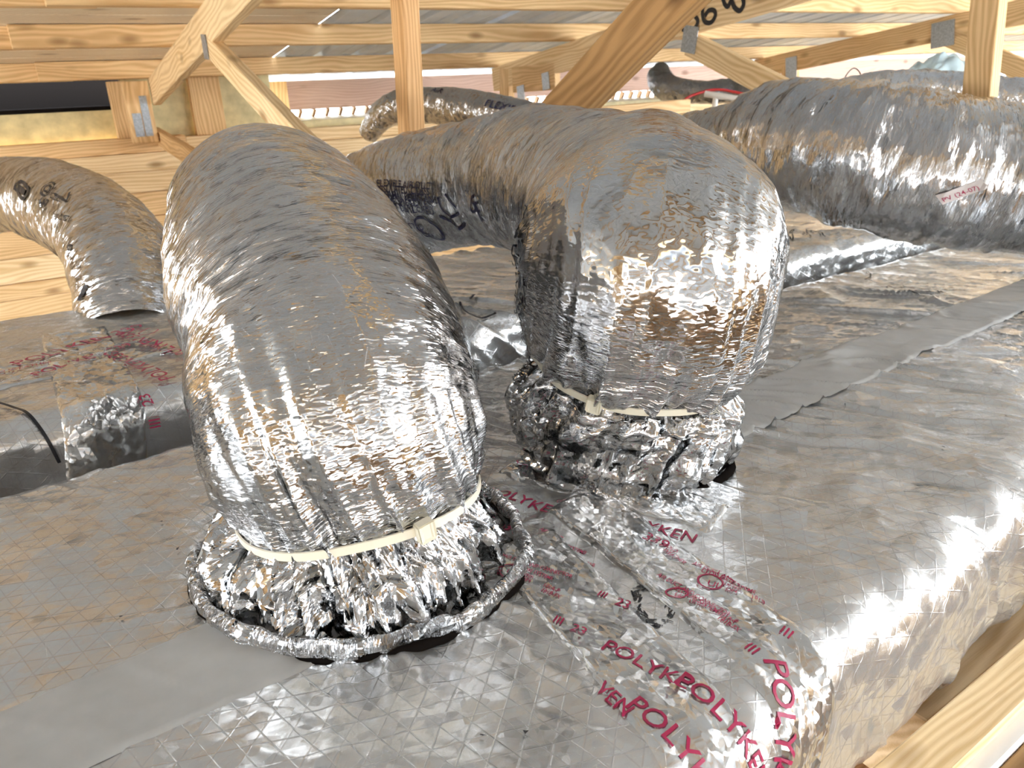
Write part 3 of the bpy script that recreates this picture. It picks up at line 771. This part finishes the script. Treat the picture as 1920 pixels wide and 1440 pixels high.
def tie_strap(tb, px_head, label, r_add=.003, w=.0125, t=.0024):
    n = 160; th = np.linspace(0, 2*math.pi, n, endpoint=False)
    s0 = tb.tie['s']+tb.tie['d']*np.cos(th-tb.thf)
    rr = tb.R(s0, th); k = np.exp(-.5*(np.arange(-14, 15)/5.0)**2); k /= k.sum()
    rr = np.convolve(np.concatenate([rr[-14:], rr, rr[:14]]), k, 'valid')+r_add
    I = [np.stack([np.interp(s0, tb.S, A[:, i]) for i in range(3)], -1) for A in (tb.C, tb.N_, tb.B_, tb.T_)]
    rad = I[1]*np.cos(th)[:, None]+I[2]*np.sin(th)[:, None]
    c0 = I[0]+rad*rr[:, None]
    tw = I[3]*w/2
    V = np.stack([c0-tw, c0-tw+rad*t, c0+tw+rad*t, c0+tw], 1)
    V = np.concatenate([V, V[:, :1]], 1); V = np.concatenate([V, V[:1]], 0)
    root = empty('cable_tie', c0.mean(0), label, 'cable tie', 'nylon cable ties on the foil ducts')
    me = gridmesh('strap', V[:, ::-1]); me.polygons.foreach_set('use_smooth', np.zeros(len(me.polygons), dtype=bool)); link('strap', me, 'nylon', root)
    P = pr(c0); d = (P[:, 0]-px_head[0])**2+(P[:, 1]-px_head[1])**2+np.where(((CAM-c0)*rad).sum(1) > 0, 0, 1e9); i = int(np.argmin(d))
    z = rad[i]; y = I[3][i]; y = y-z*(y@z); y /= np.linalg.norm(y); x = np.cross(y, z); c = c0[i]+z*.006
    mw = Matrix(((x[0], y[0], z[0], c[0]), (x[1], y[1], z[1], c[1]), (x[2], y[2], z[2], c[2]), (0, 0, 0, 1)))
    bm = bmesh.new(); bmesh.ops.create_cube(bm, size=1.0); bmesh.ops.scale(bm, vec=(.023, .027, .016), verts=bm.verts)
    top = max(bm.faces, key=lambda f: f.calc_center_median().z)
    r = bmesh.ops.inset_region(bm, faces=[top], thickness=.006); bmesh.ops.translate(bm, vec=(0, 0, -.004), verts=top.verts)
    bmesh.ops.bevel(bm, geom=[e for e in bm.edges if e.calc_length() > .015], offset=.0022, segments=2, affect='EDGES')
    me = bpy.data.meshes.new('head'); bm.to_mesh(me); bm.free()
    link('head', me, 'nylon', root, mw)
    return root

# --- big left duct
b1 = onz(684, 1036)
F1 = Tube([b1+[0, 0, .002], b1+[-.004, -.02, .10], at(650, 800, 1450*.19/268), at(620, 650, 1450*.19/253), at(551, 492, 1450*.19/222), at(506, 418, 1.52), (.79, 1.95, .34), (.86, 2.2, .24), (.87, 2.26, .05)],
          [(0, .232), (.02, .224), (.05, .206), (.083, .178), (.102, .166), (.125, .172), (.17, .190), (.25, .196), (.4, .190), (1.0, .186), (2.2, .186)], sig=.005,
          ds=.0042, dt=.0042, seed=1, tie=dict(s=.102, d=.05, phi=.45), twist=2.2, dec=.042, pleat=.024)
f1 = empty('flexible_duct', b1, 'largest silver foil flexible duct rising in the left foreground', 'duct')
i0 = int(np.searchsorted(F1.S, .098))
F1.build('insulated_sleeve', 'flex', f1)
tie_strap(F1, (785, 970), 'white nylon cable tie around the neck of the largest left duct')

def mastic(b, r, parent, a0, a1):
    a = np.linspace(a0, a1, 90); w = np.random.RandomState(5).uniform(-1, 1, 90); w = np.convolve(np.pad(w, 4, 'edge'), np.ones(9)/9, 'valid')
    P = np.stack([b[0]+(r+.012*w)*np.cos(a), b[1]+(r+.012*w)*np.sin(a), .002+.006*w], 1)
    link('mastic_bead', gridmesh('mastic_bead', pipe(P, .008, 8), wrap=True), 'black', parent)
a = np.linspace(0, 2*math.pi, 220, endpoint=False); b = np.linspace(0, 2*math.pi, 14, endpoint=False); A, B = np.meshgrid(a, b, indexing='ij')
n1 = fbm(np.stack([np.cos(A)*4, np.sin(A)*4, A*0+2], -1), 2, 83); n2 = fbm(np.stack([np.cos(A)*9, np.sin(A)*9, B*.8], -1), 3, 87)
rr_ = .228+.006*n1+(.009+.003*n2)*np.cos(B); zz_ = .016+.004*n1+(.013+.004*n2)*np.sin(B)
V = np.stack([b1[0]+rr_*np.cos(A), b1[1]+rr_*np.sin(A), zz_], -1); V = np.concatenate([V, V[:1]], 0)
T4 = np.stack([A*.23, B*.012, n1], -1); T4 = np.concatenate([T4, T4[:1]], 0)
link('rolled_rim', gridmesh('rolled_rim', V, T4, wrap=True), 'skirt', f1)
mastic(b1, .230, f1, -3.6, .2)
# --- big right duct, bending over to the left behind
b2 = onz(1158, 842)
F2 = Tube([b2+[0, 0, .002], b2+[-.01, -.02, .10], at(1188, 655, 1450*.214/232), at(1213, 510, 1450*.214/248), at(1203, 428, 1.37), at(1100, 368, 1.66), at(985, 338, 2.05), at(850, 350, 2.28), at(735, 385, 2.45), (1.25, 2.6, .12), (1.2, 2.7, -.1)],
          [(0, .180), (.02, .198), (.05, .208), (.09, .206), (.13, .192), (.155, .176), (.170, .168), (.20, .184), (.26, .206), (.33, .214), (.5, .21), (.8, .186), (2.6, .182)], sig=.008,
          ds=.0045, dt=.0045, seed=2, tie=dict(s=.170, d=.095), twist=-1.2, wr=.8, big=2.0, pleat=.034, fold=.012, skirt=.012, nk=4.4, dec=.075)
f2 = empty('flexible_duct', b2, 'silver foil flexible duct on the right that humps up and bends back to the left', 'duct')
sl2 = F2.build('insulated_sleeve', 'flex', f2, skirt='skirt_soft')
tie_strap(F2, (1105, 775), 'cable tie half buried in the folds of the right humped duct', r_add=.0025)
lines = ['FLEXIBLE AIR DUCT LISTED', 'FLEXIBLE DUCT INSTALLATION', 'INSTALLATION STANDARD', 'AND INSTALLED WALL', 'R-VALUE INSULATION ONLY']
S0, T0, R0 = F2.locate((1003, 650))
def f2_line(tx, ds_, dh, size):
    t, f = text2d(tx, size); return F2.pos(S0+ds_+t[:, 0], T0+(dh-t[:, 1])/R0, .0035), f
blk = [f2_line(tx, -.02+.012*(i % 2), -.004-.021*i, .0185) for i, tx in enumerate(reversed(lines))]
blk += [f2_line('R-6.0', .075, .020, .024), f2_line('CERTIFIED', -.07, .018, .020), f2_line('INSULATED DUCT', -.10, -.012, .016)]
t_, f_ = stroke2d(np.stack([np.linspace(-.06, .12, 30), np.full(30, .026)], 1), .0025)
blk.append((F2.pos(S0+t_[:, 0], T0+t_[:, 1]/R0, .0035), f_))
polys('lettering', blk, 'black_ink', sl2)
dk = [F2.text(t_, (708, 352+i*11), (790, 354+i*11), .028, .004, 1.0) for i, t_ in enumerate(('FLEXIBLE AIR DUCT', 'INSULATED CLASS 1', 'THERMAL RESISTANCE', 'FLAME SPREAD LESS', 'SMOKE DEVELOPED'))]
dk += [F2.ring((805, 430), (830, 440), .050, .040, .007, .004), F2.text('UL', (793, 438), (815, 446), .045, .004), F2.text('LISTED', (760, 424), (785, 428), .028, .004),
       F2.text('R', (905, 414), (925, 420), .075, .004), F2.text('6', (882, 392), (900, 400), .075, .004),
       F2.pen([(822, 370), (832, 395), (850, 405), (862, 395), (845, 375), (835, 365)], .008, .004), F2.pen([(825, 405), (845, 412), (865, 425), (872, 412)], .010, .004),
       F2.text('PROD', (975, 405), (1000, 408), .035, .004)]
polys('lettering', dk, 'blue_ink', sl2)

mastic(b2, .205, f2, -2.6, .3)
# --- duct at the far left
F3 = Tube([(.40, 4.5, .12), at(-60, 385, 3.5), at(20, 366, 3.2), at(110, 385, 2.85), at(190, 432, 2.5), at(232, 505, 2.32), at(250, 590, 2.24), at(255, 640, 2.2)],
          [(0, .15), (1, .152), (1.8, .155), (2.6, .15)], ds=.007, dt=.007, seed=3, twist=1.5, wr=1.0, big=1.2)
f3 = empty('flexible_duct', onz(250, 600, .06), 'foil flexible duct at the far left dropping onto the rear trunk duct', 'duct')
sl3 = F3.build('insulated_sleeve', 'flex_far', f3)
ink = [F3.ring((88, 355), (110, 362), .034, .026, .007), F3.ring((88, 355), (110, 362), .016, .012, .006), F3.pen([(28, 352), (40, 342), (54, 356), (42, 374), (28, 352)], .012), F3.pen([(34, 350), (46, 362)], .02),
       F3.text('AIR', (72, 386), (95, 400), .05), F3.text('CLASS 1', (95, 372), (118, 384), .03), F3.pen([(104, 366), (122, 378), (132, 362)], .008), F3.text('6', (128, 475), (146, 462), .05),
       F3.pen([(150, 566), (158, 545), (166, 538)], .02), F3.text('R6', (0, 352), (14, 356), .05), F3.text('FLEX DUCT', (100, 412), (130, 420), .026)]
polys('lettering', ink, 'black_ink', sl3)

# --- duct at the right
F4 = Tube([at(1290, 288, 3.5), at(1380, 272, 3.15), at(1462, 266, 2.9), at(1560, 284, 2.75), at(1650, 298, 2.68), at(1760, 318, 2.62), at(1920, 338, 2.58), at(2150, 372, 2.5), at(2500, 420, 2.4)],
          [(0, .16), (.42, .16), (.58, .20), (.75, .225), (1.0, .24), (3, .24)], sig=.03, ds=.008, dt=.008, seed=4, twist=.6, wr=1.4, big=1.0, fold=.018)
f4 = empty('flexible_duct', onz(1750, 450, .07), 'thick foil flexible duct stretched along the right edge with a small sticker', 'duct')
sl4 = F4.build('insulated_sleeve', 'flex_far', f4)
stq = np.array([[x_, y_] for x_ in np.linspace(0, .105, 10) for y_ in np.linspace(0, .032, 4)])
sf = [[i*4+j, (i+1)*4+j, (i+1)*4+j+1, i*4+j+1] for i in range(9) for j in range(3)]
stk = polys('sticker', [(F4.map2((1766, 385), (1812, 366), stq, .004), sf)], 'sticker', sl4)
polys('lettering', [F4.text('PV (24-07)', (1772, 380), (1812, 364), .019, .0055)], 'red_ink', sl4)

# --- ducts farther back
F5 = Tube([at(1470, 225, 3.7), at(1560, 195, 3.6), at(1660, 182, 3.5), at(1800, 186, 3.4), at(1950, 200, 3.3), at(2200, 220, 3.2)], [(0, .06), (.2, .1), (.5, .11), (3, .11)], sig=.03, ds=.012, dt=.012, seed=5, wr=1.5, big=1.6)
f5 = empty('flexible_duct', at(1700, 220, 3.5), 'crumpled foil duct peeking over the top of the thick right duct', 'duct'); F5.build('insulated_sleeve', 'flex_far', f5)
F6 = Tube([at(690, 250, 4.5), at(722, 212, 4.35), at(790, 196, 4.2), at(880, 205, 4.0), at(980, 226, 3.85), at(1100, 270, 3.7)], [(0, .06), (.3, .095), (3, .10)], sig=.03, ds=.012, dt=.012, seed=6, wr=1.0, big=1.0)
f6 = empty('flexible_duct', at(850, 240, 4.0), 'thin foil duct in the distance behind the upright post', 'duct'); sl6 = F6.build('insulated_sleeve', 'flex_far', f6)
polys('lettering', [F6.text('FLEXIBLE DUCT R6', (905, 200), (960, 214), .06, .004), F6.text('AIR', (806, 174), (835, 178), .05, .004)], 'blue_ink', sl6)
F7 = Tube([at(1240, 128, 6.2), at(1238, 150, 6.15), at(1262, 168, 6.05), at(1330, 172, 5.9), at(1390, 172, 5.8), at(1450, 186, 5.5), at(1530, 215, 5.2)], [(0, .05), (.1, .11), (.5, .085), (1.0, .10), (1.6, .12), (3, .12)], sig=.04, ds=.015, dt=.015, seed=7, wr=1.0, big=1.2)
f7 = empty('flexible_duct', at(1350, 200, 6.2), 'dull grey insulated duct turned up at its end near the far eave', 'duct'); F7.build('insulated_sleeve', 'flex_dark', f7)

# --- pipes, wire and plastic sheet near the eave
def tubeobj(name, pts, r, mat, label, cat, n=10, group=None):
    V = pipe(crom(pts, n), r, 10)
    return tag(link(name, gridmesh(name, V, wrap=True), mat), label, cat, group)
tubeobj('water_pipe', [at(1280, 190, 5.0), at(1300, 178, 5.0), at(1340, 168, 5.0), at(1375, 172, 5.0), at(1420, 182, 5.0)], .009, 'redpipe', 'thin red pipe arched in front of the far grey duct', 'pipe')
tubeobj('water_pipe', [at(1360, 168, 5.1), at(1400, 178, 5.05), at(1440, 190, 5.0), at(1500, 206, 4.9)], .009, 'bluepipe', 'thin dark blue pipe beside the red one', 'pipe')
tubeobj('drain_pipe', [at(1322, 176, 4.6), at(1400, 188, 4.5), at(1480, 200, 4.4), at(1560, 214, 4.3)], .019, 'pvc', 'straight white plastic pipe sloping down behind the bent duct', 'pipe')
tubeobj('drain_pipe', [at(1342, 182, 4.58), at(1340, 198, 4.58), at(1338, 222, 4.58)], .016, 'pvc', 'short white plastic pipe hanging down below the sloping one', 'pipe')
tubeobj('hanger_wire', [at(1577, 170, 4.0), at(1582, 150, 4.0), at(1592, 134, 4.0), at(1602, 128, 4.0), at(1612, 136, 4.0), at(1620, 160, 4.0)], .003, 'black_ink', 'thin looped hanger wire above the right duct', 'wire')
u = np.linspace(-1, 1, 70); A, B = np.meshgrid(u, u, indexing='ij'); rr = np.sqrt(A*A+B*B)
hh = np.maximum(1-rr**2, 0)**.5*(1+.35*fbm(np.stack([A*2, B*2, A*0+5], -1), 3, 91))-.12*np.sqrt(voro(np.stack([A*4, B*4, A*0+.5], -1), 95))
pc = at(1765, 158, 5.2)
V = pc+rt*(.32*A)[..., None]+np.array([fw[0], fw[1], 0])*(.25*B)[..., None]+np.array([0, 0, 1.0])*(.22*hh-.05)[..., None]
tag(link('plastic_sheet', gridmesh('plastic_sheet', V), 'tarp'), 'crumpled pale blue plastic sheet heaped near the right post', 'sheet')
